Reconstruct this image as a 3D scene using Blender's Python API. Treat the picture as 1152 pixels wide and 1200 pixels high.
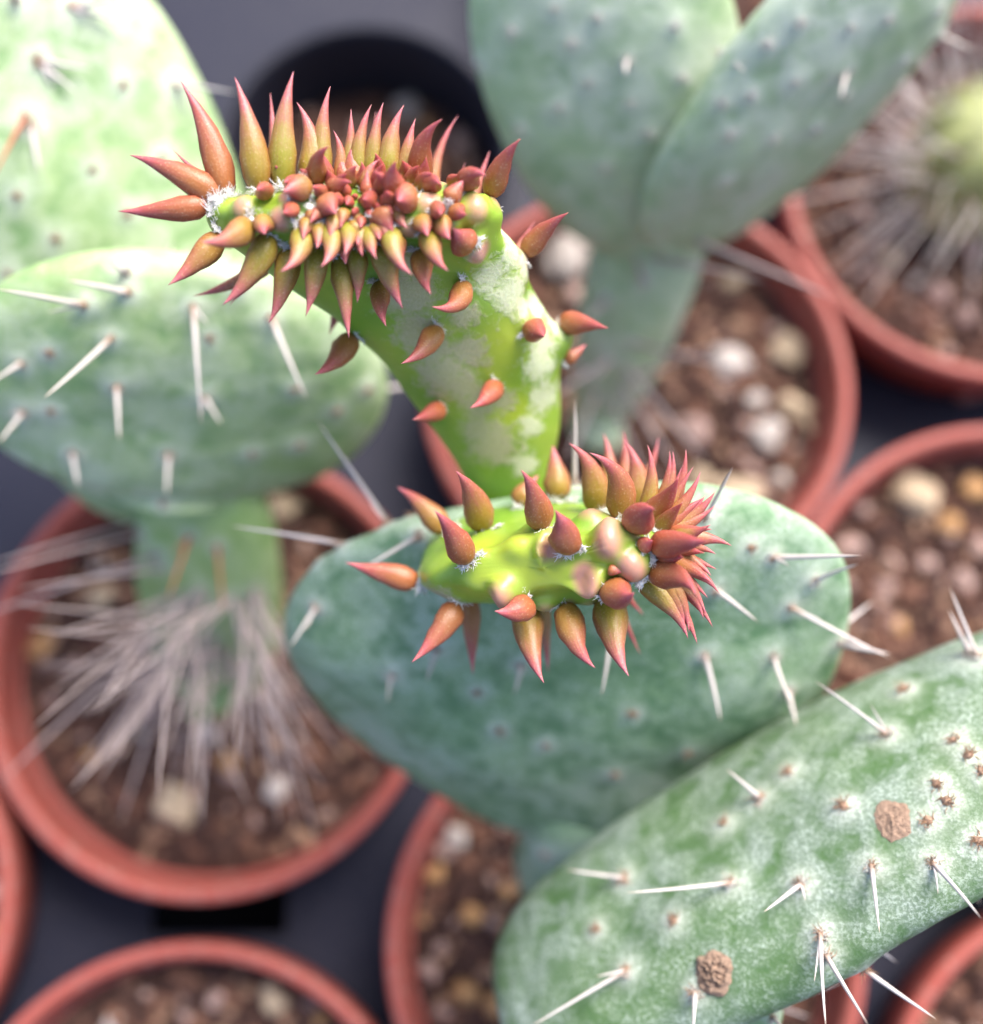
import bpy, bmesh, math, random
from mathutils import Vector, Matrix, noise
from mathutils.bvhtree import BVHTree

random.seed(7)
for o in list(bpy.data.objects):
    bpy.data.objects.remove(o, do_unlink=True)
SC = bpy.context.scene
COL = SC.collection
MM = 0.001

# ------------------------------------------------------------------ camera
TILT = math.radians(13)
CAM = Vector((0, 0, 294))                      # all layout numbers are millimetres
FPX = 1350.0
RT = Vector((1, 0, 0)); UP = Vector((0, math.cos(TILT), math.sin(TILT))); FW = Vector((0, math.sin(TILT), -math.cos(TILT)))
cd = bpy.data.cameras.new('camera'); co = bpy.data.objects.new('camera', cd); COL.objects.link(co)
co.location = CAM * MM; co.rotation_euler = (TILT, 0, 0)
cd.sensor_fit = 'VERTICAL'; cd.sensor_height = 24; cd.lens = 27
cd.clip_start = 0.005; cd.clip_end = 20
cd.dof.use_dof = True; cd.dof.focus_distance = 0.1290; cd.dof.aperture_fstop = 4.6
SC.camera = co

# ------------------------------------------------------------------ light
SUN_EL, SUN_AZ = math.radians(50), math.radians(34)      # azimuth measured from +y towards +x
w = bpy.data.worlds.new('World'); SC.world = w; w.use_nodes = True
nt = w.node_tree
bg = nt.nodes['Background']; bg.inputs['Strength'].default_value = 0.15
sky = nt.nodes.new('ShaderNodeTexSky'); sky.sky_type = 'NISHITA'; sky.sun_disc = False
sky.sun_elevation = SUN_EL; sky.sun_rotation = SUN_AZ; sky.air_density = 0.7; sky.dust_density = 3.0
nt.links.new(sky.outputs[0], bg.inputs['Color'])
sd = bpy.data.lights.new('sun', 'SUN'); so = bpy.data.objects.new('sun', sd); COL.objects.link(so)
sd.energy = 2.7; sd.angle = math.radians(34); sd.color = (1, 0.95, 0.9)
sdir = Vector((math.sin(SUN_AZ) * math.cos(SUN_EL), math.cos(SUN_AZ) * math.cos(SUN_EL), math.sin(SUN_EL)))
so.rotation_euler = sdir.to_track_quat('Z', 'Y').to_euler(); so.location = (0.4, 0.4, 1.0)
SC.view_settings.view_transform = 'Standard'; SC.view_settings.look = 'None'
SC.view_settings.gamma = 1; SC.view_settings.use_curve_mapping = False
SC.view_settings.exposure = 1.4
SC.cycles.use_denoising = True
SC.cycles.max_bounces = 7; SC.cycles.diffuse_bounces = 3; SC.cycles.glossy_bounces = 2; SC.cycles.caustics_reflective = False; SC.cycles.caustics_refractive = False

# ------------------------------------------------------------------ layout helpers (mm)
def rayd(px, py): return FW + RT * ((px - 576) / FPX) + UP * ((600 - py) / FPX)
def P(px, py, d): return CAM + rayd(px, py) * d
def onz(px, py, z):
    r = rayd(px, py); return CAM + r * ((z - CAM.z) / r.z)
def depth(p): return (p - CAM).dot(FW)
def R(a, b): return random.uniform(a, b)

# ------------------------------------------------------------------ materials
def newmat(name):
    m = bpy.data.materials.new(name); m.use_nodes = True
    return m, m.node_tree, m.node_tree.nodes['Principled BSDF']
def N(nt, t, **kw):
    n = nt.nodes.new(t)
    for k, v in kw.items():
        if k in n.inputs: n.inputs[k].default_value = v
        else: setattr(n, k, v)
    return n
def L(nt, a, b): nt.links.new(a, b)
def coord(nt): return N(nt, 'ShaderNodeTexCoord').outputs['Object']
def noise_n(nt, scale, detail=3, rough=0.55, dist=0.0, vec=None):
    n = N(nt, 'ShaderNodeTexNoise'); n.inputs['Scale'].default_value = scale; n.inputs['Detail'].default_value = detail
    n.inputs['Roughness'].default_value = rough; n.inputs['Distortion'].default_value = dist
    L(nt, vec if vec is not None else coord(nt), n.inputs['Vector']); return n.outputs['Fac']
def ramp(nt, fac, stops):
    n = N(nt, 'ShaderNodeValToRGB'); e = n.color_ramp.elements
    while len(e) < len(stops): e.new(0.5)
    for i, (p, c) in enumerate(stops):
        e[i].position = p; e[i].color = (c[0], c[1], c[2], 1) if not isinstance(c, (int, float)) else (c, c, c, 1)
    L(nt, fac, n.inputs[0]); return n.outputs[0]
def mix(nt, fac, a, b, blend='MIX'):
    n = N(nt, 'ShaderNodeMix', data_type='RGBA', blend_type=blend)
    if isinstance(fac, (int, float)): n.inputs[0].default_value = fac
    else: L(nt, fac, n.inputs[0])
    for s, v in ((6, a), (7, b)):
        if isinstance(v, tuple): n.inputs[s].default_value = (v[0], v[1], v[2], 1)
        else: L(nt, v, n.inputs[s])
    return n.outputs[2]
def math_n(nt, op, a, b=0.0, clamp=False):
    n = N(nt, 'ShaderNodeMath', operation=op, use_clamp=clamp)
    for i, v in enumerate((a, b)):
        if isinstance(v, (int, float)): n.inputs[i].default_value = v
        else: L(nt, v, n.inputs[i])
    return n.outputs[0]
def attr(nt, name): return N(nt, 'ShaderNodeAttribute', attribute_name=name).outputs['Fac']
def bump(nt, bs, h, strength, dist):
    b = N(nt, 'ShaderNodeBump'); b.inputs['Strength'].default_value = strength; b.inputs['Distance'].default_value = dist
    L(nt, h, b.inputs['Height']); L(nt, b.outputs[0], bs.inputs['Normal'])

def plain(name, col, rough=0.6, var=0.25, scale=300, sss=0.0, spec=0.4, bmp=0.0):
    m, nt, bs = newmat(name)
    f = noise_n(nt, scale)
    c = mix(nt, f, tuple(x * (1 - var) for x in col), tuple(min(1, x * (1 + var)) for x in col))
    L(nt, c, bs.inputs['Base Color']); bs.inputs['Roughness'].default_value = rough
    bs.inputs['Specular IOR Level'].default_value = spec
    if sss: bs.inputs['Subsurface Weight'].default_value = sss; bs.inputs['Subsurface Radius'].default_value = (0.0015, 0.001, 0.0006); bs.inputs['Subsurface Scale'].default_value = 1
    if bmp: bump(nt, bs, noise_n(nt, scale * 3), bmp, 0.0004)
    return m

def pad_mat(name, green, pale, deep, powder=0.5, amount=0.5):
    m, nt, bs = newmat(name)
    v = coord(nt)
    big = noise_n(nt, 55, 4, 0.6, 0.6, v)
    mid = noise_n(nt, 240, 5, 0.65, 0.4, v)
    fine = noise_n(nt, 2300, 5, 0.75, 0.3, v)
    c = mix(nt, ramp(nt, big, [(0.36, 0.0), (0.64, 1.0)]), green, pale)
    c = mix(nt, ramp(nt, mid, [(0.34, 1.0), (0.52, 0.0)]), c, deep)
    # waxy powder, broken into fine flecks
    msk = math_n(nt, 'MULTIPLY', ramp(nt, fine, [(0.47, 0.0), (0.58, 1.0)]), ramp(nt, mid, [(0.40, 0.12), (0.60, 1.0)]))
    msk = math_n(nt, 'MULTIPLY', msk, powder)
    c = mix(nt, msk, c, (0.62, 0.70, 0.62))
    # felt-pale halo round each areole
    c = mix(nt, math_n(nt, 'MULTIPLY', attr(nt, 'halo'), ramp(nt, fine, [(0.3, 0.25), (0.6, 0.9)])), c, (0.66, 0.69, 0.6))
    L(nt, c, bs.inputs['Base Color'])
    L(nt, ramp(nt, fine, [(0.3, 0.42), (0.7, 0.68)]), bs.inputs['Roughness'])
    bs.inputs['Specular IOR Level'].default_value = 0.45
    bs.inputs['Subsurface Weight'].default_value = 0.12
    bs.inputs['Subsurface Radius'].default_value = (0.0016, 0.0024, 0.001); bs.inputs['Subsurface Scale'].default_value = 1
    h = math_n(nt, 'ADD', math_n(nt, 'MULTIPLY', mid, 1.0), math_n(nt, 'MULTIPLY', fine, 0.35))
    bump(nt, bs, h, 0.45, 0.0006)
    return m

M = {}
M['pad_main'] = pad_mat('pad_glaucous', (0.135, 0.255, 0.10), (0.27, 0.365, 0.245), (0.09, 0.195, 0.085), 0.42)
M['pad_right'] = pad_mat('pad_powdery', (0.095, 0.165, 0.062), (0.155, 0.21, 0.15), (0.06, 0.13, 0.036), 0.42)
M['pad_left'] = pad_mat('pad_pale', (0.27, 0.39, 0.14), (0.39, 0.475, 0.29), (0.19, 0.32, 0.12), 0.3)
M['pad_far'] = pad_mat('pad_bluegreen', (0.34, 0.46, 0.24), (0.48, 0.55, 0.42), (0.28, 0.40, 0.22), 0.3)
M['stem'] = pad_mat('stem_green', (0.28, 0.43, 0.12), (0.38, 0.50, 0.24), (0.22, 0.37, 0.11), 0.2)

def shoot_mat():
    m, nt, bs = newmat('young_shoot')
    v = coord(nt)
    big = noise_n(nt, 120, 3, 0.5, 0.3, v); fine = noise_n(nt, 900, 5, 0.65, 0.5, v); vf = noise_n(nt, 2600, 4, 0.7, 0.0, v)
    c = mix(nt, ramp(nt, big, [(0.35, 0.0), (0.65, 1.0)]), (0.17, 0.31, 0.03), (0.29, 0.41, 0.05))
    c = mix(nt, attr(nt, 'lime'), c, (0.38, 0.46, 0.045))
    e = math_n(nt, 'ADD', attr(nt, 'cork'), math_n(nt, 'MULTIPLY', math_n(nt, 'SUBTRACT', fine, 0.5), 1.5))
    msk = ramp(nt, e, [(0.30, 0.0), (0.72, 1.0)])
    ck = mix(nt, vf, (0.30, 0.29, 0.13), (0.58, 0.53, 0.37))
    c = mix(nt, math_n(nt, 'MULTIPLY', msk, 0.85), c, ck)
    e2 = math_n(nt, 'ADD', attr(nt, 'lit_cork'), math_n(nt, 'MULTIPLY', math_n(nt, 'SUBTRACT', fine, 0.5), 1.7))  # corky patches on the lit side, white highlight painted into their colour
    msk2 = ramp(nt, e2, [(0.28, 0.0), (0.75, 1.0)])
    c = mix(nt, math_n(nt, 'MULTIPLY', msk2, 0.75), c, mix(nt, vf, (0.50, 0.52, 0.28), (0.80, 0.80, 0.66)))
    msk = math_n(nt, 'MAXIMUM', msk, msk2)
    c = mix(nt, ramp(nt, attr(nt, 'pink'), [(0.33, 0.0), (0.85, 0.85)]), c, (0.50, 0.21, 0.19))
    L(nt, c, bs.inputs['Base Color'])
    rr = mix(nt, msk, (0.33, 0.33, 0.33), (0.5, 0.5, 0.5)); L(nt, rr, bs.inputs['Roughness'])
    bs.inputs['Subsurface Weight'].default_value = 0.45; bs.inputs['Subsurface Radius'].default_value = (0.002, 0.003, 0.0008); bs.inputs['Subsurface Scale'].default_value = 1
    bs.inputs['Specular IOR Level'].default_value = 0.5
    h = math_n(nt, 'ADD', math_n(nt, 'MULTIPLY', msk, math_n(nt, 'ADD', 0.25, vf)), math_n(nt, 'MULTIPLY', vf, 0.15))
    bump(nt, bs, h, 0.6, 0.00025)
    return m
M['shoot'] = shoot_mat()

def leaf_mat():
    m, nt, bs = newmat('awl_leaf')
    t = attr(nt, 'leaf_t'); red = attr(nt, 'red'); edge = attr(nt, 'edge')
    v = coord(nt)
    cb = N(nt, 'ShaderNodeCombineXYZ'); L(nt, attr(nt, 'ax'), cb.inputs[0]); L(nt, attr(nt, 'ay'), cb.inputs[1]); L(nt, math_n(nt, 'ADD', math_n(nt, 'MULTIPLY', t, 0.9), math_n(nt, 'MULTIPLY', red, 17.0)), cb.inputs[2])
    st = noise_n(nt, 5.5, 3, 0.6, 0.0, cb.outputs[0])
    f = noise_n(nt, 700, 4, 0.6, 0.2, v); sp = noise_n(nt, 4200, 3, 0.6, 0.0, v)
    tt = math_n(nt, 'ADD', t, math_n(nt, 'MULTIPLY', math_n(nt, 'SUBTRACT', math_n(nt, 'ADD', math_n(nt, 'MULTIPLY', f, 0.5), math_n(nt, 'MULTIPLY', st, 0.5)), 0.5), 0.75))
    olive = ramp(nt, tt, [(0.0, (0.185, 0.20, 0.012)), (0.24, (0.25, 0.255, 0.022)), (0.50, (0.295, 0.20, 0.06)), (0.75, (0.42, 0.125, 0.12)), (1.0, (0.56, 0.17, 0.21))])
    ruby = ramp(nt, tt, [(0.0, (0.38, 0.088, 0.038)), (0.35, (0.34, 0.078, 0.048)), (0.7, (0.34, 0.065, 0.065)), (1.0, (0.48, 0.12, 0.15))])
    c = mix(nt, red, olive, ruby)
    c = mix(nt, math_n(nt, 'MULTIPLY', edge, 0.5), c, (0.32, 0.055, 0.06))
    c = mix(nt, ramp(nt, sp, [(0.58, 0.0), (0.70, 0.6)]), c, (0.50, 0.34, 0.20))
    c = mix(nt, ramp(nt, sp, [(0.30, 0.35), (0.45, 0.0)]), c, (0.22, 0.07, 0.02))
    L(nt, c, bs.inputs['Base Color'])
    bs.inputs['Roughness'].default_value = 0.36; bs.inputs['Specular IOR Level'].default_value = 0.42
    bs.inputs['Subsurface Weight'].default_value = 0.3; bs.inputs['Subsurface Radius'].default_value = (0.0010, 0.0005, 0.0002); bs.inputs['Subsurface Scale'].default_value = 1
    bump(nt, bs, math_n(nt, 'ADD', sp, st), 0.33, 0.00015)
    return m
M['leaf'] = leaf_mat()
M['wool'] = plain('white_wool', (0.90, 0.88, 0.86), 0.8, 0.06, 900, 0.0)
M['glochid'] = plain('dark_bristle', (0.16, 0.05, 0.035), 0.5)
M['spine'] = plain('white_spine', (0.66, 0.59, 0.55), 0.45, 0.15, 500, 0.1)
def spine_mat(name, col, foot, tip):
    m, nt, bs = newmat(name)
    t = attr(nt, 'along'); g = noise_n(nt, 500)
    c = ramp(nt, math_n(nt, 'ADD', t, math_n(nt, 'MULTIPLY', math_n(nt, 'SUBTRACT', g, .5), .1)), [(0.0, foot), (0.10, tuple((a + b) / 2 for a, b in zip(col, foot))), (0.2, col), (0.82, col), (1.0, tip)])
    L(nt, c, bs.inputs['Base Color']); bs.inputs['Roughness'].default_value = 0.5; return m
M['spine'] = spine_mat('white_spine_brown_foot', (0.58, 0.52, 0.49), (0.30, 0.17, 0.09), (0.46, 0.36, 0.28))
M['spine_red'] = plain('red_brown_spine', (0.36, 0.12, 0.06), 0.5)
M['spine_grey'] = plain('lilac_grey_spine', (0.42, 0.345, 0.335), 0.55, 0.25, 120)
M['felt'] = plain('areole_felt', (0.37, 0.24, 0.165), 0.9, 0.45, 1500, 0, 0.2, 0.6)
M['cork'] = plain('corky_scar', (0.36, 0.245, 0.175), 0.95, 0.75, 1900, 0, 0.15, 1.0)
M['white_felt'] = plain('white_areole_felt', (0.66, 0.66, 0.60), 0.9, 0.2, 900, 0, 0.2, 0.5)

def plastic(name, col, rough, dust, spec=0.3):
    m, nt, bs = newmat(name)
    v = coord(nt)
    f = noise_n(nt, 60, 4, 0.6, 0, v); g = noise_n(nt, 700, 4, 0.7, 0, v)
    c = mix(nt, f, tuple(x * 0.88 for x in col), tuple(x * 1.1 for x in col))
    c = mix(nt, math_n(nt, 'MULTIPLY', ramp(nt, g, [(0.5, 0.0), (0.75, 1.0)]), dust), c, (0.36, 0.30, 0.26))
    L(nt, c, bs.inputs['Base Color']); L(nt, ramp(nt, f, [(0.3, rough - 0.06), (0.7, rough + 0.08)]), bs.inputs['Roughness'])
    bump(nt, bs, g, 0.15, 0.0003)
    bs.inputs['Specular IOR Level'].default_value = spec
    return m
M['terracotta'] = plastic('terracotta_plastic', (0.30, 0.066, 0.049), 0.5, 0.5)
M['black'] = plastic('black_plastic', (0.012, 0.013, 0.024), 0.6, 0.08)
M['tray'] = plastic('tray_plastic', (0.011, 0.0125, 0.027), 0.58, 0.08)
M['bench'] = plastic('bench_liner', (0.012, 0.012, 0.016), 0.7, 0.05)
M['soil'] = plain('soil', (0.068, 0.037, 0.029), 0.95, 0.6, 260, 0, 0.15, 0.8)
M['crumb0'] = plain('crumb_dark', (0.052, 0.028, 0.023), 0.95, 0.4, 400, 0, 0.15)
M['crumb1'] = plain('crumb_brown', (0.135, 0.068, 0.047), 0.95, 0.4, 400, 0, 0.15)
M['crumb2'] = plain('crumb_tan', (0.27, 0.165, 0.11), 0.9, 0.4, 400, 0, 0.15)
M['crumb3'] = plain('crumb_pink', (0.34, 0.235, 0.20), 0.9, 0.35, 400, 0, 0.15)
M['peb_white'] = plain('pebble_white', (0.42, 0.37, 0.335), 0.8, 0.2, 250, 0, 0.25, 0.4)
M['peb_cream'] = plain('pebble_cream', (0.42, 0.32, 0.215), 0.8, 0.2, 250, 0, 0.25, 0.4)
M['peb_tan'] = plain('pebble_tan', (0.40, 0.225, 0.10), 0.8, 0.25, 250, 0, 0.25, 0.4)
M['peb_pink'] = plain('pebble_pink', (0.36, 0.245, 0.21), 0.8, 0.25, 250, 0, 0.25, 0.4)
M['ball'] = plain('hairy_cactus_skin', (0.27, 0.29, 0.11), 0.6, 0.3, 200, 0.15)

# ------------------------------------------------------------------ object helpers
def make_mesh(name, verts, faces, mats, fmat=None, smooth=True, attrs=None):
    me = bpy.data.meshes.new(name)
    me.from_pydata([tuple(v) for v in verts], [], faces)
    for m in mats: me.materials.append(M[m])
    if fmat: me.polygons.foreach_set('material_index', fmat)
    if smooth: me.polygons.foreach_set('use_smooth', [True] * len(me.polygons))
    if attrs:
        for k, vals in attrs.items():
            a = me.attributes.new(k, 'FLOAT', 'POINT'); a.data.foreach_set('value', vals)
    me.update(); return me
def link(name, me, parent=None, loc=None):
    o = bpy.data.objects.new(name, me); COL.objects.link(o)
    if parent: o.parent = parent
    if loc is not None: o.location = loc
    return o
def tag(o, label=None, cat=None, group=None, kind=None):
    if label: o['label'] = label
    if cat: o['category'] = cat
    if group: o['group'] = group
    if kind: o['kind'] = kind
    return o
def empty(name, p):
    o = bpy.data.objects.new(name, None); COL.objects.link(o); o.location = p * MM; o.empty_display_size = 0.01; return o
def frame(z, xh):
    z = z.normalized(); x = (xh - z * xh.dot(z))
    if x.length < 1e-4: x = z.orthogonal()
    x.normalize(); y = z.cross(x)
    return Matrix((x, y, z)).transposed()
def place(name, me, parent, base, p, rot3, scale):
    """a part with shared mesh data; base = world origin (mm) of the thing"""
    o = bpy.data.objects.new(name, me); COL.objects.link(o); o.parent = parent
    S = Matrix.Diagonal(Vector(scale)).to_4x4()
    o.matrix_local = Matrix.Translation((p - base) * MM) @ rot3.to_4x4() @ S
    return o

def lathe(prof, n=72):
    v = []; f = []
    for r, z in prof:
        for i in range(n):
            a = 2 * math.pi * i / n; v.append(Vector((r * math.cos(a), r * math.sin(a), z)) * MM)
    for j in range(len(prof) - 1):
        for i in range(n):
            k = (i + 1) % n; f.append((j * n + i, j * n + k, (j + 1) * n + k, (j + 1) * n + i))
    return v, f

# ------------------------------------------------------------------ setting: bench, tray
bm = bmesh.new(); bmesh.ops.create_grid(bm, x_segments=2, y_segments=2, size=1.5)
me = bpy.data.meshes.new('bench'); bm.to_mesh(me); bm.free(); me.materials.append(M['bench'])
tag(link('bench_top', me), 'dark liner on the nursery bench under the tray', None, None, 'structure')

POT_R = 42.5; RIM_Z = 80.0; SOIL_Z = 69.0; TRAY_Z = 60.0
POTS = {'A': (-52.5, 20.5), 'B': (28.5, 75.5), 'E': (-52.5, -70.5), 'F': (23.5, -28.8), 'G': (102, 118), 'H': (97, 24.5), 'I': (108, -62.5), 'D': (-127, -23.5), 'N': (46, 186)}
BLACK = (-28.0, 133.0); BLACK_R = 33.0
def box_mesh(cx, cy, cz, sx, sy, sz):
    bm = bmesh.new(); bmesh.ops.create_cube(bm, size=1)
    for v in bm.verts: v.co = Vector((cx + v.co.x * sx, cy + v.co.y * sy, cz + v.co.z * sz)) * MM
    m_ = bpy.data.meshes.new('tmp'); bm.to_mesh(m_); bm.free(); return m_
def tray():
    plate = bpy.data.objects.new('plate_tmp', box_mesh(0, 60, TRAY_Z - 1.5, 440, 420, 3)); COL.objects.link(plate)
    bm = bmesh.new()
    for (x, y, r) in [(a, b, 38.9) for a, b in POTS.values()] + [(BLACK[0], BLACK[1], 31.9)]:
        bmesh.ops.create_cone(bm, cap_ends=True, segments=64, radius1=r * MM, radius2=r * MM, depth=0.02, matrix=Matrix.Translation(Vector((x, y, TRAY_Z)) * MM))
    ax, ay = POTS['A']; ex, ey = POTS['E']
    def slot(x, y, sx, sy):
        bmesh.ops.create_cube(bm, size=1, matrix=Matrix.Translation(Vector((x, y, TRAY_Z)) * MM) @ Matrix.Diagonal((sx * MM, sy * MM, 0.02, 1)))
    slot((ax + ex) / 2, (ay + ey) / 2, 26, 8.6)
    slot(-127, 24, 24, 7.4)
    cm = bpy.data.meshes.new('cut'); bm.to_mesh(cm); bm.free()
    cut = bpy.data.objects.new('cut_tmp', cm); COL.objects.link(cut)
    md = plate.modifiers.new('b', 'BOOLEAN'); md.operation = 'DIFFERENCE'; md.object = cut; md.solver = 'EXACT'
    dg = bpy.context.evaluated_depsgraph_get()
    me = bpy.data.meshes.new_from_object(plate.evaluated_get(dg))
    for o in (plate, cut): bpy.data.objects.remove(o, do_unlink=True)
    me.materials.clear(); me.materials.append(M['tray'])
    root = empty('pot_tray', Vector((0, 60, 0)))
    tag(root, 'black plastic carry tray with round holes holding the pots', 'tray')
    o = link('tray_plate', me, root); o.location = Vector((0, -60, 0)) * MM
    for (x, y) in ((-216, -146), (216, -146), (-216, 266), (216, 266)):
        link('tray_leg', box_mesh(x, y - 60, (TRAY_Z - 3) / 2, 8, 8, TRAY_Z - 3), root).data.materials.append(M['tray'])
tray()

# ------------------------------------------------------------------ pots
prof_wall = [(0.0, 2.5), (29.0, 2.5), (29.0, 4.0), (38.4, 69.0), (38.6, 70.5)]
wall_out = [(0.0, 0.4), (29.4, 0.4), (30.2, 1.2), (39.2, 69.0), (39.3, 71.0)]
def pot_meshes():
    v, f = lathe(wall_out + [(38.2, 71.0), (37.6, 66.0), (28.6, 3.0), (0.0, 3.0)])
    wall = make_mesh('pot_wall', v, f, ['terracotta'])
    rim = [(38.9, 69.2), (41.2, 69.4), (41.7, 70.0), (42.3, 78.6), (42.1, 79.6), (41.5, 80.0), (40.5, 80.0), (39.9, 79.7), (39.5, 79.0), (38.4, 70.5), (38.9, 69.2)]
    v, f = lathe(rim, 96)
    return wall, make_mesh('pot_rim', v, f, ['terracotta'])
WALL, RIM = pot_meshes()
def pot(key, label):
    x, y = POTS[key]
    r = empty('plant_pot', Vector((x, y, 0))); tag(r, label, 'pot', 'terracotta coloured pots standing in the tray')
    r.rotation_euler.z = R(0, 6.28)
    link('pot_wall', WALL, r); link('pot_rim', RIM, r)
    return r
pot('A', 'terracotta plastic pot of the pale green pads with long grey spines at the base')
pot('B', 'terracotta plastic pot of the cactus with two blue-green pads in a V')
pot('E', 'terracotta plastic pot of bare soil facing the tray slot')
pot('F', 'terracotta plastic pot of the prickly pear with red-leaved young shoots')
pot('G', 'terracotta plastic pot of the yellow-green cactus with fine radiating hairs')
pot('H', 'terracotta plastic pot of bare brown soil with one big cream pebble near its rim')
pot('I', 'terracotta plastic pot showing only a rim under the powdery spined pad')
pot('D', 'terracotta plastic pot touching the long grey spined pot, away from the pads')
pot('N', 'terracotta plastic pot hidden behind the V of blue-green pads')

def black_pot():
    x, y = BLACK
    r = empty('black_pot', Vector((x, y, 0))); tag(r, 'small black plastic pot with a little soil deep inside', 'pot')
    v, f = lathe([(0, 0.4), (25, 0.4), (31.2, 62), (32.8, 62.2), (33.1, 65.5), (32.7, 66.2), (31.4, 66.2), (30.8, 65.4), (30.4, 61), (24.2, 2.5), (0, 2.5)])
    link('pot_wall', make_mesh('black_pot_wall', v, f, ['black']), r)
black_pot()

# soil: a lumpy sheet plus thousands of crumbs, one object for each pot
def ico(bm_seed, n=1):
    bm = bmesh.new(); bmesh.ops.create_icosphere(bm, subdivisions=n, radius=1)
    rnd = random.Random(bm_seed)
    off = Vector((rnd.uniform(0, 50), rnd.uniform(0, 50), rnd.uniform(0, 50)))
    for v in bm.verts: v.co *= 1 + 0.45 * noise.noise(v.co * 1.1 + off) + rnd.uniform(-.06, .06)
    vs = [v.co.copy() for v in bm.verts]; fs = [tuple(v.index for v in f.verts) for f in bm.faces]; bm.free(); return vs, fs
CR = [ico(i) for i in range(10)]
SOIL = {}
def soil_h(x, y): return 1.8 * noise.noise(Vector((x * .06, y * .06, 3.1))) + 0.9 * noise.noise(Vector((x * .19, y * .19, 9.2)))
def soil(key, cx, cy, rad, z0, count, label, pale=0.12):
    vs = []; fs = []; fm = []
    n = 60; rings = 26
    vs.append(Vector((0, 0, z0 + soil_h(cx, cy))))
    for j in range(1, rings + 1):
        for i in range(n):
            a = 2 * math.pi * i / n; r = rad * j / rings; x, y = r * math.cos(a), r * math.sin(a)
            vs.append(Vector((x, y, z0 + soil_h(cx + x, cy + y))))
    for i in range(n): fs.append((0, 1 + i, 1 + (i + 1) % n)); fm.append(0)
    for j in range(rings - 1):
        for i in range(n):
            a = 1 + j * n + i; b = 1 + j * n + (i + 1) % n; fs.append((a, a + n, b + n, b)); fm.append(0)
    rnd = random.Random(hash(key) % 1000 if False else sum(map(ord, key)) * 13)
    for k in range(count):
        r = (rad - 1.2) * math.sqrt(rnd.random()); a = rnd.uniform(0, 6.283); x, y = r * math.cos(a), r * math.sin(a)
        s = rnd.choice([0.5, 0.7, 0.9, 1.1, 1.4, 1.9]) * rnd.uniform(.8, 1.2)
        q = rnd.random()
        mi = 1 if q < 0.44 else 2 if q < 0.80 else 3 if q < 1 - pale * .5 else 4
        if mi >= 3: s *= 0.85
        V, Fc = CR[rnd.randrange(10)]
        rot = Matrix.Rotation(rnd.uniform(0, 6.28), 3, 'Z') @ Matrix.Rotation(rnd.uniform(0, 6.28), 3, 'X')
        c = Vector((x, y, z0 + soil_h(cx + x, cy + y) + s * 0.25)); b = len(vs)
        sc = Vector((s * rnd.uniform(.8, 1.7), s, s * .8))
        for v in V: vs.append(rot @ Vector((v.x * sc.x, v.y * sc.y, v.z * sc.z)) + c)
        for f in Fc: fs.append(tuple(i + b for i in f)); fm.append(mi)
    me = make_mesh('potting_soil', [v * MM for v in vs], fs, ['soil', 'crumb0', 'crumb1', 'crumb2', 'crumb3'], fm, smooth=False)
    o = link('potting_soil', me, None, Vector((cx, cy, 0)) * MM)
    tag(o, label, 'soil', 'soil in the pots', 'stuff')
    SOIL[key] = (cx, cy, rad, z0)
for key, lab in (('A', 'dark crumbly soil under the long grey spines'), ('B', 'gritty brown soil round the narrow stem of the V of pads'),
                 ('E', 'dark soil in the pot facing the tray slot'), ('F', 'brown soil with tan grit under the red-leaved prickly pear'),
                 ('G', 'brown soil under the fine hairs of the yellow-green cactus'), ('H', 'bare brown soil round one big cream pebble, behind the powdery pad'),
                 ('I', 'soil in the pot under the powdery spined pad'), ('D', 'soil in the pot beside the long grey spined pot')):
    soil(key, POTS[key][0], POTS[key][1], 38.1, SOIL_Z, 1500, lab)
for key in ('N',): soil(key, POTS[key][0], POTS[key][1], 38.1, SOIL_Z, 200, 'soil in the pot hidden behind the V of pads')
soil('K', BLACK[0], BLACK[1], 28.2, 46, 420, 'thin layer of dark soil deep in the black pot', 0.2)

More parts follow.
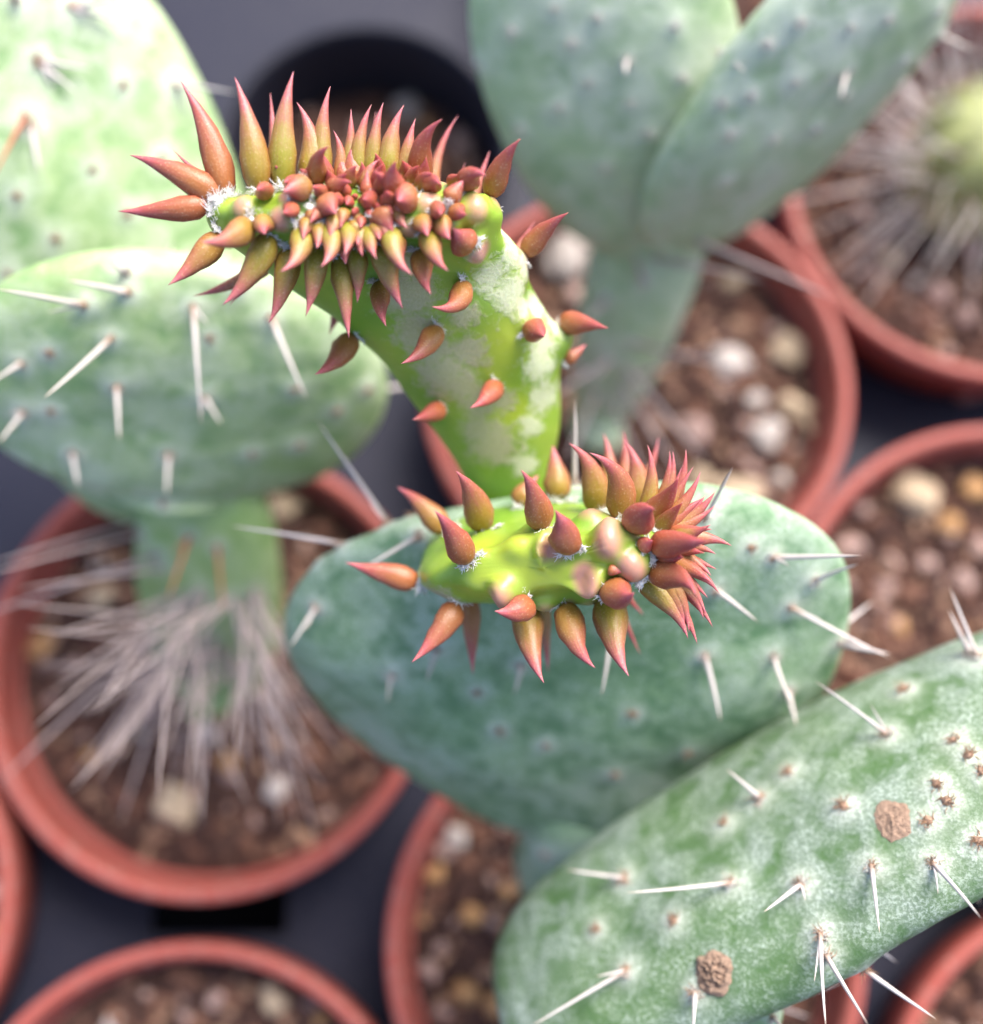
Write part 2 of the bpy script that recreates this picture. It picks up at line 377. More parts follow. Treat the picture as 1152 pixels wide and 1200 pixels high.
# pebbles: (px, py, size px, colour)
PEB = {
 'A': [(205,945,62,'peb_cream'),(265,893,34,'peb_tan'),(322,925,36,'peb_white'),(240,858,34,'peb_white'),(37,757,38,'peb_tan'),(118,700,44,'peb_cream'),(112,658,30,'peb_white'),(458,882,30,'peb_pink'),(105,885,24,'peb_tan'),(398,812,26,'peb_tan'),(60,820,20,'peb_pink'),(160,860,18,'peb_white'),(350,560,44,'peb_cream'),(330,600,30,'peb_pink'),(300,960,22,'peb_pink'),(420,790,20,'peb_pink')],
 'F': [(500,962,34,'peb_white'),(592,935,42,'peb_white'),(551,1075,36,'peb_tan'),(600,1095,38,'peb_tan'),(596,1045,24,'peb_tan'),(490,1140,32,'peb_pink'),(592,1140,34,'peb_cream'),(580,1180,40,'peb_tan'),(545,1165,44,'peb_tan'),(495,1020,30,'peb_tan'),(535,985,24,'peb_pink'),(520,1190,30,'peb_pink'),(625,990,30,'peb_pink'),(640,940,30,'peb_pink'),(470,1075,22,'peb_tan'),(515,1110,20,'peb_pink')],
 'B': [(940,406,50,'peb_cream'),(897,510,44,'peb_white'),(886,470,32,'peb_white'),(932,478,40,'peb_cream'),(966,505,28,'peb_cream'),(862,585,64,'peb_cream'),(660,305,64,'peb_white'),(812,505,42,'peb_pink'),(855,425,46,'peb_white'),(675,345,36,'peb_pink'),(860,330,34,'peb_cream'),(905,385,24,'peb_pink'),(820,560,34,'peb_cream'),(690,300,26,'peb_white'),(880,548,24,'peb_pink'),(915,560,22,'peb_white'),(690,500,40,'peb_tan'),(720,520,30,'peb_cream')],
 'H': [(1065,573,66,'peb_cream'),(1112,616,34,'peb_tan'),(1140,575,40,'peb_tan'),(998,640,34,'peb_pink'),(1000,585,24,'peb_pink'),(1085,660,26,'peb_pink'),(1040,690,30,'peb_pink'),(1130,680,34,'peb_pink'),(1148,730,20,'peb_tan'),(1145,640,30,'peb_pink'),(1055,735,24,'peb_tan')],
 'G': [(1060,225,34,'peb_white'),(1100,345,40,'peb_pink'),(1045,300,30,'peb_cream'),(1140,290,40,'peb_pink'),(1010,250,26,'peb_pink'),(1130,370,30,'peb_pink'),(1060,165,40,'peb_pink'),(1075,330,20,'peb_white')],
 'E': [(320,1170,42,'peb_cream'),(132,1197,30,'peb_white'),(255,1168,26,'peb_pink'),(215,1192,22,'peb_pink'),(375,1195,26,'peb_tan')],
 'D': [(4,1045,34,'peb_pink'),(-6,1090,24,'peb_tan'),(2,1130,20,'peb_pink')],
 'K': [(487,98,34,'peb_white'),(470,128,22,'peb_cream'),(540,170,30,'peb_pink'),(420,150,18,'peb_pink'),(500,150,20,'peb_tan')],
}
PEBLAB = {'A': 'among the long grey spines', 'B': 'near the narrow stem of the V of pads', 'F': 'on the soil below the red-leaved prickly pear', 'H': 'on the bare soil behind the powdery pad', 'G': 'under the fine hairs of the yellow-green cactus', 'E': 'in the pot facing the tray slot', 'D': 'in the pot beside the long grey spined pot', 'K': 'deep in the black pot'}
PCOL = {'peb_white': 'whitish', 'peb_cream': 'cream', 'peb_tan': 'ochre tan', 'peb_pink': 'dull pinkish'}
PM = {}
for c in PCOL:
    for i in range(4):
        vs, fs = ico(50 + i * 7 + len(c), 3)
        PM[c, i] = make_mesh('pebble', [v * MM for v in vs], fs, [c])
pn = 0
RANK = ['largest', 'second largest', 'third largest', 'fourth largest', 'fifth largest', 'sixth largest', 'seventh largest', 'eighth largest']
for key, lst in PEB.items():
    by = {}
    for q in lst: by.setdefault(q[3], []).append(q)
    for v in by.values(): v.sort(key=lambda q: -q[2])
    cx, cy, rad, z0 = SOIL[key]
    for (px, py, s, c) in lst:
        p = onz(px, py, z0 + 1.0); dv = Vector((p.x - cx, p.y - cy)); r = s / FPX * depth(p) * 0.41
        if dv.length > rad - r - 0.5: dv *= (rad - r - 0.5) / dv.length
        x, y = cx + dv.x, cy + dv.y
        o = link('pebble', PM[c, pn % 4]); pn += 1
        zs = r * 0.75
        o.location = Vector((x, y, z0 + soil_h(x, y) + zs * 0.45)) * MM; o.scale = (r * R(.95, 1.2), r * R(.8, 1), zs); o.rotation_euler = (R(-.3, .3), R(-.3, .3), R(0, 6.28))
        grp = by[c]; k = grp.index((px, py, s, c)); rk = '' if len(grp) == 1 else 'smallest ' if k == len(grp) - 1 else RANK[k] + ' '
        tag(o, '%s%s pebble lying %s' % (rk, PCOL[c], PEBLAB[key]), 'pebble', '%s pebbles %s' % (PCOL[c], PEBLAB[key]))
p = onz(1130, 462, TRAY_Z)
o = link('pebble', PM['peb_pink', 1]); o.location = (p + Vector((0, 0, 1.6))) * MM; o.scale = (2.6, 2.2, 1.9)
tag(o, 'loose greyish pebble lying on the tray between three pots', 'pebble')

# ------------------------------------------------------------------ shared small parts (unit: mm)
def needle(bendv, n=6, seg=8):
    vs = []; fs = []
    for j in range(seg + 1):
        s = j / seg; r = (1 - s) ** 0.55 if s < 1 else 0.02
        r = max(r, 0.03); cx = bendv * s * s
        for i in range(n):
            a = 6.2832 * i / n; vs.append(Vector((cx, 0, s)) * MM + Vector((r * math.cos(a), r * math.sin(a), 0)) * MM)
    for j in range(seg):
        for i in range(n):
            k = (i + 1) % n; fs.append((j * n + i, j * n + k, (j + 1) * n + k, (j + 1) * n + i))
    fs.append(tuple(range(seg * n, seg * n + n)))
    return vs, fs
NEED = {}
for mn in ('spine', 'spine_red', 'spine_grey'):
    for i, b in enumerate((0.0, 0.05, -0.04)):
        # bend is expressed in the scaled thickness axis, so keep it small there
        v, f = needle(b * 34); NEED[mn, i] = make_mesh('spine', v, f, [mn], attrs={'along': [j / 8 for j in range(9) for _ in range(6)]})
def strand(vs, fs, fm, pts, r, mi, n=3):
    b = len(vs); k = len(pts)
    for j, p in enumerate(pts):
        d = (pts[min(j + 1, k - 1)] - pts[max(j - 1, 0)]); m3 = frame(d, Vector((.3, .5, .8)))
        rr = r * (1 - 0.8 * j / (k - 1))
        for i in range(n):
            a = 6.2832 * i / n; vs.append(p + m3 @ Vector((rr * math.cos(a), rr * math.sin(a), 0)))
    for j in range(k - 1):
        for i in range(n):
            q = (i + 1) % n; fs.append((b + j * n + i, b + j * n + q, b + (j + 1) * n + q, b + (j + 1) * n + i)); fm.append(mi)
def tuft(seed, fibres, length, spread, bristles, mats, core=True, rf=0.045):
    rnd = random.Random(seed); vs = []; fs = []; fm = []
    if core:
        V, Fc = CR[seed % 10]
        for v in V: vs.append(Vector((v.x * spread * .8, v.y * spread * .8, v.z * spread * .38)))
        for f in Fc: fs.append(f); fm.append(0)
    for k in range(fibres):
        a = rnd.uniform(0, 6.28); r = spread * math.sqrt(rnd.random())
        p = Vector((r * math.cos(a), r * math.sin(a), 0.0)); d = Vector((math.cos(a) * rnd.uniform(0, 1.3), math.sin(a) * rnd.uniform(0, 1.3), 1)).normalized()
        l = length * rnd.uniform(.45, 1.15); pts = [p]
        for j in range(3):
            d = (d + Vector((rnd.uniform(-.8, .8), rnd.uniform(-.8, .8), rnd.uniform(-.7, .3)))).normalized(); p = p + d * l / 3; pts.append(p)
        strand(vs, fs, fm, pts, rf, 0)
    for k in range(bristles):
        a = rnd.uniform(0, 6.28); r = spread * .5 * rnd.random(); p = Vector((r * math.cos(a), r * math.sin(a), 0))
        d = Vector((math.cos(a) * rnd.uniform(.2, 1.2), math.sin(a) * rnd.uniform(.2, 1.2), 1)).normalized(); l = length * rnd.uniform(1.0, 1.9)
        strand(vs, fs, fm, [p, p + d * l * .5, p + d * l], 0.032, 1)
    return make_mesh('tuft', [v * MM for v in vs], fs, mats, fm)
WOOL = [tuft(i, 95, 0.85, 0.62, (0, 2, 1, 3, 0, 1)[i], ['wool', 'glochid'], rf=0.058) for i in range(6)]
ARE = [tuft(20 + i, 26, 0.7, 0.5, 8, ['felt', 'spine'], rf=0.05) for i in range(5)]
AREW = [tuft(40 + i, 60, 1.0, 0.75, 6, ['white_felt', 'spine'], rf=0.06) for i in range(4)]

# ------------------------------------------------------------------ pads
class Surf:
    """a mesh in world mm with a BVH, areole bumps and extra point attributes"""
    def __init__(s, vs, fs): s.v = vs; s.f = fs; s.att = {}; s.rebuild()
    def rebuild(s):
        s.bvh = BVHTree.FromPolygons(s.v, s.f)
        nr = [Vector((0, 0, 0)) for _ in s.v]
        for f in s.f:
            n = Vector((0, 0, 0)); 
            a, b, c = s.v[f[0]], s.v[f[1]], s.v[f[2]]; n = (b - a).cross(c - a)
            if len(f) == 4: n += (c - a).cross(s.v[f[3]] - a)
            for i in f: nr[i] += n
        s.n = [n.normalized() if n.length > 0 else Vector((0, 0, 1)) for n in nr]
    def hit(s, px, py, d0=None):
        d = rayd(px, py).normalized(); loc, n, i, _ = s.bvh.ray_cast(CAM, d)
        if loc is None:
            # closest approach of the ray to the surface
            best = None
            base = d0 if d0 else 140
            for k in range(-14, 15):
                q = P(px, py, base + k * 2.5); l2, n2, i2, ds = s.bvh.find_nearest(q)
                if best is None or ds < best[0]: best = (ds, l2, n2)
            loc, n = best[1], best[2]
        return loc, n
    def bumps(s, items, name='halo', ex=2.0):
        """items: (point, sigma, height, attrvalue); vertices are pushed along their normals"""
        val = [0.0] * len(s.v); hh = [0.0] * len(s.v)
        from mathutils import kdtree
        kd = kdtree.KDTree(len(s.v))
        for i, v in enumerate(s.v): kd.insert(v, i)
        kd.balance()
        for (p, sg, h, av) in items:
            for (c, i, ds) in kd.find_range(p, sg * 2.6):
                g = math.exp(-(ds / sg) ** ex); val[i] = max(val[i], g * av); hh[i] = max(hh[i], g * h) if h > 0 else min(hh[i], g * h)
        for i in range(len(s.v)): s.v[i] = s.v[i] + s.n[i] * hh[i]
        s.att[name] = [max(a, b) for a, b in zip(val, s.att.get(name, val))]
        s.rebuild()
    def smooth(s, it):
        nb = [set() for _ in s.v]
        for f in s.f:
            if len(f) > 4: continue
            for a, b in zip(f, f[1:] + f[:1]): nb[a].add(b); nb[b].add(a)
        for _ in range(it):
            s.v = [v * .4 + sum((s.v[j] for j in nb[i]), Vector()) * (.6 / len(nb[i])) if nb[i] else v for i, v in enumerate(s.v)]
        s.rebuild()
    def mesh(s, name, base, mat): return make_mesh(name, [(v - base) * MM for v in s.v], s.f, [mat], attrs=s.att)

def tube_faces(rows, n):
    fs = []
    for j in range(rows - 1):
        for i in range(n):
            k = (i + 1) % n; fs.append((j * n + i, j * n + k, (j + 1) * n + k, (j + 1) * n + i))
    fs.append(tuple(reversed(range(n)))); fs.append(tuple(range((rows - 1) * n, rows * n)))
    return fs
def pad(B, T, whint, W, TH, k=0.25, bend=0.0, lump=0.6, rows=90, n=110, pw=0.75, twist=0.0, seed=0, basew=0.16):
    ax = (T - B); Ln = ax.length; ax.normalize()
    wd = (whint - ax * whint.dot(ax)).normalized(); nn = wd.cross(ax).normalized()
    if nn.dot(CAM - (B + T) / 2) < 0: nn = -nn; wd = ax.cross(nn)
    vs = []
    for j in range(rows):
        t = j / (rows - 1); v = math.pi * (0.02 + 0.975 * t); u = (1 - math.cos(v)) / 2
        sh = math.sin(v) ** pw * (1 + k * (u - 0.5) * 2 * (1 - 0.35 * u))
        sh = max(sh, basew * max(0, 1 - u * 5))
        h = W * sh; th = TH * max(math.sin(v) ** 0.8, basew * 2.0 * max(0, 1 - u * 5)) 
        tw = twist * (u - .5); wd2 = wd * math.cos(tw) + nn * math.sin(tw); n2 = nn * math.cos(tw) - wd * math.sin(tw)
        c = B + ax * (Ln * u) + nn * (bend * 4 * u * (1 - u))
        for i in range(n):
            a = 2 * math.pi * i / n; ca, sa = math.cos(a), math.sin(a)
            x = math.copysign(abs(ca) ** 0.92, ca); z = math.copysign(abs(sa) ** 1.0, sa)
            q = c + wd2 * (h * x) + n2 * (th * z)
            off = Vector((seed * 7.1, seed * 3.3, 0))
            q += n2 * (lump * noise.noise(q * 0.055 + off) * 2 * min(1, math.sin(v) * 2)) + wd2 * (lump * noise.noise(q * 0.05 - off) * 1.2 * min(1, math.sin(v) * 2))
            q += n2 * (0.15 * noise.noise(q * 0.35 + off))
            vs.append(q)
    fs = tube_faces(rows, n)
    s = Surf(vs, fs)
    # make sure normals face outwards
    mid = B + ax * Ln * .5 + nn * (bend)
    if (s.v[(rows // 2) * n] - mid).dot(s.n[(rows // 2) * n]) < 0:
        s.f = [tuple(reversed(f)) for f in fs]; s.rebuild()
    s.ax, s.wd, s.nn, s.B, s.T, s.W, s.L, s.TH = ax, wd, nn, B, T, W, Ln, TH
    return s

def add_spine(parent, base, p, tip, r, mn='spine'):
    d = tip - p; l = d.length
    return place('spine', NEED[mn, random.randrange(3)], parent, base, p - d.normalized() * 0.3, frame(d, Vector((R(-1, 1), R(-1, 1), R(-1, 1)))), (r, r, l))
def aim(p, px, py, nrm, lmm=None, away=0.0):
    """tip on the sight line through (px, py), at length lmm from p, leaning outwards"""
    q = P(px, py, depth(p) + away); pr = (q - p).length
    if lmm is None or lmm <= pr * 1.01: 
        return q - FW * (pr * 0.12) if away == 0 else q
    dz = math.sqrt(lmm * lmm - pr * pr)
    for _ in range(3):
        q = P(px, py, depth(p) - dz)
        pr2 = (q - p - FW * ((q - p).dot(FW))).length; dz = math.sqrt(max(0.01, lmm * lmm - pr2 * pr2))
    return P(px, py, depth(p) - dz)

def dress(s, plant, base, name, mat, spines, plain_are=(), r=0.30, extra=0, tufts=None, seed=0, mn='spine', asz=1.0, halo=1.7, hb=0.35, label=None, slen=9, back=True, wool=False):
    """bump the areoles, make the pad, then add its areoles and spines"""
    tufts = tufts or ARE
    d0 = depth((s.B + s.T) / 2)
    pts = []
    for sp in spines: pts.append((s.hit(sp[0], sp[1], d0), sp))
    for a in plain_are: pts.append((s.hit(a[0], a[1], d0), None))
    # areoles on the side the photograph does not show, in quincunx
    rnd = random.Random(seed); bk = []
    if back:
        for j in range(1, 6):
            for i in range(-2, 3):
                u = j / 6; x = (i + 0.5 * (j % 2)) / 2.6
                q = s.B + s.ax * (s.L * u) + s.wd * (s.W * x * math.sin(math.pi * u) ** .7) - s.nn * 60
                loc, n, ii, _ = s.bvh.ray_cast(q, s.nn)
                if loc: bk.append((loc, n))
    s.bumps([(p[0], halo, hb, 1.0) for p, _ in pts] + [(p, halo, hb, 1.0) for p, n in bk])
    o = link(name, s.mesh(name, base, mat), plant)
    if label: o['label'] = label
    for (p, n), sp in pts:
        l2, n2, i2, _ = s.bvh.find_nearest(p); p = l2
        if n2.dot(n) < 0: n2 = -n2
        sc = asz * R(.85, 1.2)
        place('areole', random.choice(tufts), o, base, p, frame(n2, Vector((R(-1, 1), R(-1, 1), .1))), (sc, sc, sc))
        if sp and len(sp) >= 4:
            L3 = sp[4] if len(sp) > 4 and sp[4] else None
            m_ = sp[5] if len(sp) > 5 else mn
            t = aim(p, sp[2], sp[3], n2, L3)
            if (t - p).normalized().dot(n2) < 0.05: t = t + n2 * (0.12 * (t - p).length)
            add_spine(o, base, p, t, r * R(.85, 1.1), m_)
            if wool: place('wool_tuft', random.choice(AREW), o, base, p + n2 * .02 + Vector((R(-.3, .3), R(-.3, .3), .1)), frame(n2, Vector((R(-1, 1), R(-1, 1), .1))), (.8, .8, .55))
            if rnd.random() < 0.5:
                q = p + (t - p) * R(.25, .45) + n2 * R(-.2, 1.2) + Vector((R(-2, 2), R(-2, 2), R(-1, 1)))
                add_spine(o, base, p, q, r * .6, m_)
    for p, n in bk:
        l2, n2, i2, _ = s.bvh.find_nearest(p)
        if n2.dot(n) < 0 : n2 = -n2
        place('areole', random.choice(tufts), o, base, l2, frame(n2, Vector((1, .2, .1))), (asz,) * 3)
        add_spine(o, base, l2, l2 + (n2 + Vector((R(-.5, .5), R(-.5, .5), R(-.3, .3)))) * slen * R(.6, 1), r)
    return o

# ================================================================== plant in pot F: the main prickly pear
bF = Vector((POTS['F'][0], POTS['F'][1], SOIL_Z))
F = empty('prickly_pear', bF)
tag(F, 'prickly pear with spiny grey-green pads and two lime shoots crowded with red awl leaves', 'cactus')
basal = pad(P(690, 1085, 226), P(690, 945, 176), RT, 12.5, 7, 0.1, 0, 0.4, 50, 60, 0.7, 0, 1, 0.5)
dress(basal, F, bF, 'pad', 'pad_main', [], [(640, 1000), (700, 1030), (665, 1040)], seed=1)
main = pad(P(730, 984, 183), P(594, 588, 147), RT * 668 - UP * 145 + FW * 6, 38.2, 7.5, 0.34, -2.0, 0.7, 110, 140, 0.74, 0, 2, 0.3)
dress(main, F, bF, 'pad', 'pad_main', [
    (395, 628, 270, 612, 14), (492, 628, 425, 667, 8), (437, 572, 372, 490, 13), (372, 710, 340, 757, 8), (460, 790, 449, 822, 6), (512, 760, 497, 803, 7),
    (672, 556, 674, 465, 12), (717, 735, 708, 820, 10), (825, 766, 848, 845, 9), (922, 808, 934, 852, 6), (838, 690, 890, 728, 7), (925, 710, 1040, 775, 14),
    (982, 752, 1045, 772, 8), (905, 652, 1012, 651, 12), (952, 680, 1005, 655, 8), (826, 606, 860, 545, 9), (610, 778, 608, 815, 5), (905, 768, 925, 830, 8)],
    [(742, 835), (640, 872), (720, 905), (585, 855), (805, 880), (530, 700), (360, 640), (560, 810), (470, 565), (880, 640)], r=0.40, seed=2, asz=1.1, wool=True, label='broad grey-green pad carrying both red-leaved shoots')
right = pad(P(585, 1185, 158), P(1345, 772, 139), P(960, 1130, 132) - P(870, 880, 157), 17.8, 7.0, 0.0, 1.0, 0.6, 110, 140, 0.55, 0, 3, 0.06)
ro = dress(right, F, bF, 'pad', 'pad_right', [
    (1040, 862, 953, 793, 11), (1146, 772, 1112, 686, 10), (1137, 768, 1110, 714, 7), (892, 936, 850, 900, 7), (858, 1036, 730, 1045, 13), (733, 1030, 662, 1018, 8),
    (940, 1036, 892, 1072, 7), (1022, 1016, 1031, 1096, 9), (1094, 1012, 1158, 1078, 10), (962, 1094, 963, 1205, 12), (968, 1118, 1016, 1200, 12), (735, 1138, 618, 1198, 14), (815, 1163, 812, 1215, 9)],
    [(990, 945), (1087, 962), (1098, 920), (1118, 868), (1136, 886), (1150, 905), (1146, 985), (925, 905), (850, 965), (700, 1090), (1060, 810), (790, 1080), (1110, 940)], r=0.34, seed=3, asz=1.4, wool=True, label='powdery green pad with corky round scars')
pale = pad(P(725, 1085, 214), P(895, 1150, 141), UP - RT * .4, 11.0, 5.5, 0.1, 0, 0.3, 40, 50, 0.7, 0, 4, 0.5)
dress(pale, F, bF, 'pad', 'stem', [(860, 1180, 830, 1215, 7), (905, 1190, 925, 1215, 7)], [], seed=4)

# corky scars on the powdery pad
def scar(px, py, r, seed, h):
    p, n = right.hit(px, py, 145); vs = []; fs = []; NR, NA = 14, 48
    vs.append(Vector((0, 0, h * .35)))
    for j in range(1, NR + 1):
        for i in range(NA):
            a = 6.2832 * i / NA; q = j / NR; rr = r * q * (1 + .26 * noise.noise(Vector((math.cos(a) * 1.6, math.sin(a) * 1.6, seed))) + .13 * noise.noise(Vector((math.cos(a) * 5, math.sin(a) * 5, seed))))
            z = h * (.75 * (1 - q ** 2.2) + .12 * math.sin(q * 9) * (1 - q)) - .05 + (.5 * h * noise.noise(Vector((rr * math.cos(a) * 2.2, rr * math.sin(a) * 2.2, seed))) + .45 * h * noise.noise(Vector((rr * math.cos(a) * 5.2, rr * math.sin(a) * 5.2, seed)))) * (1 - q ** 6)
            vs.append(Vector((rr * math.cos(a), rr * math.sin(a), z)))
    for i in range(NA): fs.append((0, 1 + i, 1 + (i + 1) % NA))
    for j in range(NR - 1):
        for i in range(NA):
            a = 1 + j * NA + i; b = 1 + j * NA + (i + 1) % NA; fs.append((a, a + NA, b + NA, b))
    place('corky_scar', make_mesh('scar', [v * MM for v in vs], fs, ['cork']), ro, bF, p + n * 0.05, frame(n, RT), (1, 1, 1))
scar(836, 1140, 2.5, 3.3, 1.2); scar(1047, 961, 2.3, 8.1, 0.45)

# ------------------------------------------------------------------ young shoots
def loft(secs, rows=130, n=170, e=0.95, seed=0):
    """secs: (centre, half-width vector, half-thickness vector), Catmull-Rom between them"""
    def cr(a, b, c, d, t): return 0.5 * ((2 * b) + (c - a) * t + (2 * a - 5 * b + 4 * c - d) * t * t + (3 * b - a - 3 * c + d) * t ** 3)
    m = len(secs) - 1; vs = []
    for j in range(rows):
        x = j / (rows - 1) * m; k = min(int(x), m - 1); t = x - k
        idx = [max(0, k - 1), k, min(m, k + 1), min(m, k + 2)]
        c, U, V = (cr(*[secs[i][q] for i in idx], t) for q in range(3))
        for i in range(n):
            a = 2 * math.pi * i / n; ca, sa = math.cos(a), math.sin(a)
            q = c + U * math.copysign(abs(ca) ** e, ca) + V * math.copysign(abs(sa) ** e, sa)
            q = q + Vector((noise.noise(q * .16 + Vector((seed, 0, 0))), noise.noise(q * .16 + Vector((0, seed, 5))), noise.noise(q * .16 + Vector((9, 0, seed))))) * 0.35
            vs.append(q)
    s = Surf(vs, tube_faces(rows, n))
    mid = sum((secs[i][0] for i in range(len(secs))), Vector()) / len(secs); jj = (rows // 2) * n
    if (s.v[jj] - mid).dot(s.n[jj]) < 0: s.f = [tuple(reversed(f)) for f in s.f]; s.rebuild()
    return s
PROF = [(0, .58), (.03, .74), (.09, .92), (.17, 1.0), (.26, .99), (.37, .87), (.49, .70), (.61, .52), (.73, .345), (.84, .195), (.93, .085), (1, .012)]
def leaf_mesh(vec, wid, bulge, facing, red, flat=0.82):
    """awl leaf from the origin along vec; wid = full width; bulge = sideways bow; facing = flat side direction"""
    n = 18; vs = []; fs = []; T_ = []; E_ = []; A1 = []; A2 = []
    d0 = vec.normalized()
    ctr = lambda s: vec * s + bulge * (4 * s * (1 - s)) * (1.0 if s < .5 else 1.0)
    vs.append(-d0 * wid * .10); T_.append(0); E_.append(0); A1.append(0); A2.append(0)
    for (s, f) in PROF:
        c = ctr(s); tan = (ctr(min(1, s + .02)) - ctr(max(0, s - .02))).normalized(); m3 = frame(tan, facing.cross(tan))
        for i in range(n):
            a = 6.2832 * i / n; rx, ry = math.cos(a) * f * wid / 2, math.sin(a) * f * wid / 2 * flat
            q_ = c + m3 @ Vector((rx, ry, 0)); k_ = noise.noise(q_ * .9 + vec * 3.7) * .07 * wid * f
            vs.append(q_ + m3 @ Vector((math.cos(a) * k_, math.sin(a) * k_, 0))); T_.append(s); E_.append(abs(math.cos(a)) ** 4); A1.append(math.cos(a)); A2.append(math.sin(a))
    k = len(PROF)
    for i in range(n): fs.append((0, 1 + (i + 1) % n, 1 + i))
    for j in range(k - 1):
        for i in range(n):
            q = (i + 1) % n; fs.append((1 + j * n + i, 1 + j * n + q, 1 + (j + 1) * n + q, 1 + (j + 1) * n + i))
    fs.append(tuple(range(1 + (k - 1) * n, 1 + k * n)))
    return make_mesh('leaf', [v * MM for v in vs], fs, ['leaf'], attrs={'leaf_t': T_, 'edge': E_, 'red': [red] * len(vs), 'ax': A1, 'ay': A2})

def grow(s, plant, base, leaves, d0, cork, lime, label, tubs=(), lit_cork=()):
    """leaves: (base px, base py, tip px, tip py, width px, flags, bow, red)"""
    info = []
    for lf in leaves:
        bx, by, tx, ty, wpx = lf[:5]; fl = lf[5] if len(lf) > 5 else ''; bow = lf[6] if len(lf) > 6 else None; red = lf[7] if len(lf) > 7 else None
        if 's' in fl: tx, ty = bx + (tx - bx) * 2.1, by + (ty - by) * 2.1
        if 'b' in fl:                                      # grows from the far side: nearest surface behind
            q = P(bx, by, d0 + 6); p, n, i, _ = s.bvh.find_nearest(q)
        else: p, n = s.hit(bx, by, d0)
        info.append([p, n, tx, ty, wpx, fl, bow, red])
    tb = [(s.hit(x, y, d0)[0], r / 10.4, h, a) for x, y, r, h, a in tubs]
    s.bumps(tb, 'pink', 2.8); s.smooth(3)
    s.bumps([(p, max(.8, w / 24), (0.8 if 't' in f else 0.45) * min(1, w / 24), (0.8 if 't' in f else 0.45)) for p, n, tx, ty, w, f, b, r in info], 'pink')
    s.smooth(2)
    s.bumps([(s.hit(x, y, d0)[0], r / 10.4, 0.0, 1.0) for x, y, r in cork], 'cork')
    s.bumps([(s.hit(x, y, d0)[0], r / 10.4, 0.0, 1.0) for x, y, r in lime], 'lime')
    s.bumps([(s.hit(x, y, d0)[0], r / 10.4, 0.0, 1.0) for x, y, r in lit_cork], 'lit_cork')
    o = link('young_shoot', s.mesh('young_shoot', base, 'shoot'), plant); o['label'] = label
    for p0, n0, tx, ty, wpx, fl, bow, red in info:
        p, n, i, _ = s.bvh.find_nearest(p0)
        if n.dot(n0) < 0: n = -n
        wid = (1.25 if ('s' in fl or 'f' in fl) else 1.1) * wpx / FPX * depth(p)
        L3 = wid * (2.75 if wpx > 18 else 3.0)
        if 'f' in fl: L3 = wid * 1.75                       # fat young bud pointing at the viewer
        if 's' in fl: L3 = wid * 1.25
        if 'b' in fl: tip = P(tx, ty, depth(p) + 0.5)
        else: tip = aim(p, tx, ty, n, L3)
        vec = tip - p; side = vec.cross(CAM - p).normalized()   # image-right of the leaf direction
        bw = bow if bow is not None else R(-.09, .10)
        bl = side * (bw * vec.length) + n * (0.04 * vec.length)
        rd = red if red is not None else min(1, max(0, R(.15, .6)))
        lo = place('leaf', leaf_mesh(vec, wid, bl, (CAM - p).normalized(), rd), o, base, p + n * (0.16 * wid) - vec.normalized() * (0.12 * wid), Matrix.Identity(3), (1, 1, 1))
        if 'n' not in fl:
            tc = (CAM - p).normalized(); vd = vec.normalized(); sd_ = vec.cross(tc).normalized()
            k = R(.9, 1.25) * min(1.2, max(.5, wpx / 24)) * (1.25 if 'w' in fl else 1.0)
            for q in range(1 if wpx < 15 else 3 if 'w' in fl else 2):
                g = p - vd * (wid * R(.16, .30)) + tc * (wid * R(.10, .30)) + sd_ * (wid * (R(-.12, .12) if q == 0 else R(.28, .48) * (1 if q == 1 else -1)))
                ax = (tc * .6 - vd * .8 + n * .3).normalized(); kk = k * (1 if q == 0 else .7)
                place('wool_tuft', random.choice(WOOL), o, base, g, frame(ax, Vector((R(-1, 1), R(-1, 1), 0.2))), (kk * 1.1, kk * 1.1, kk))
    return o

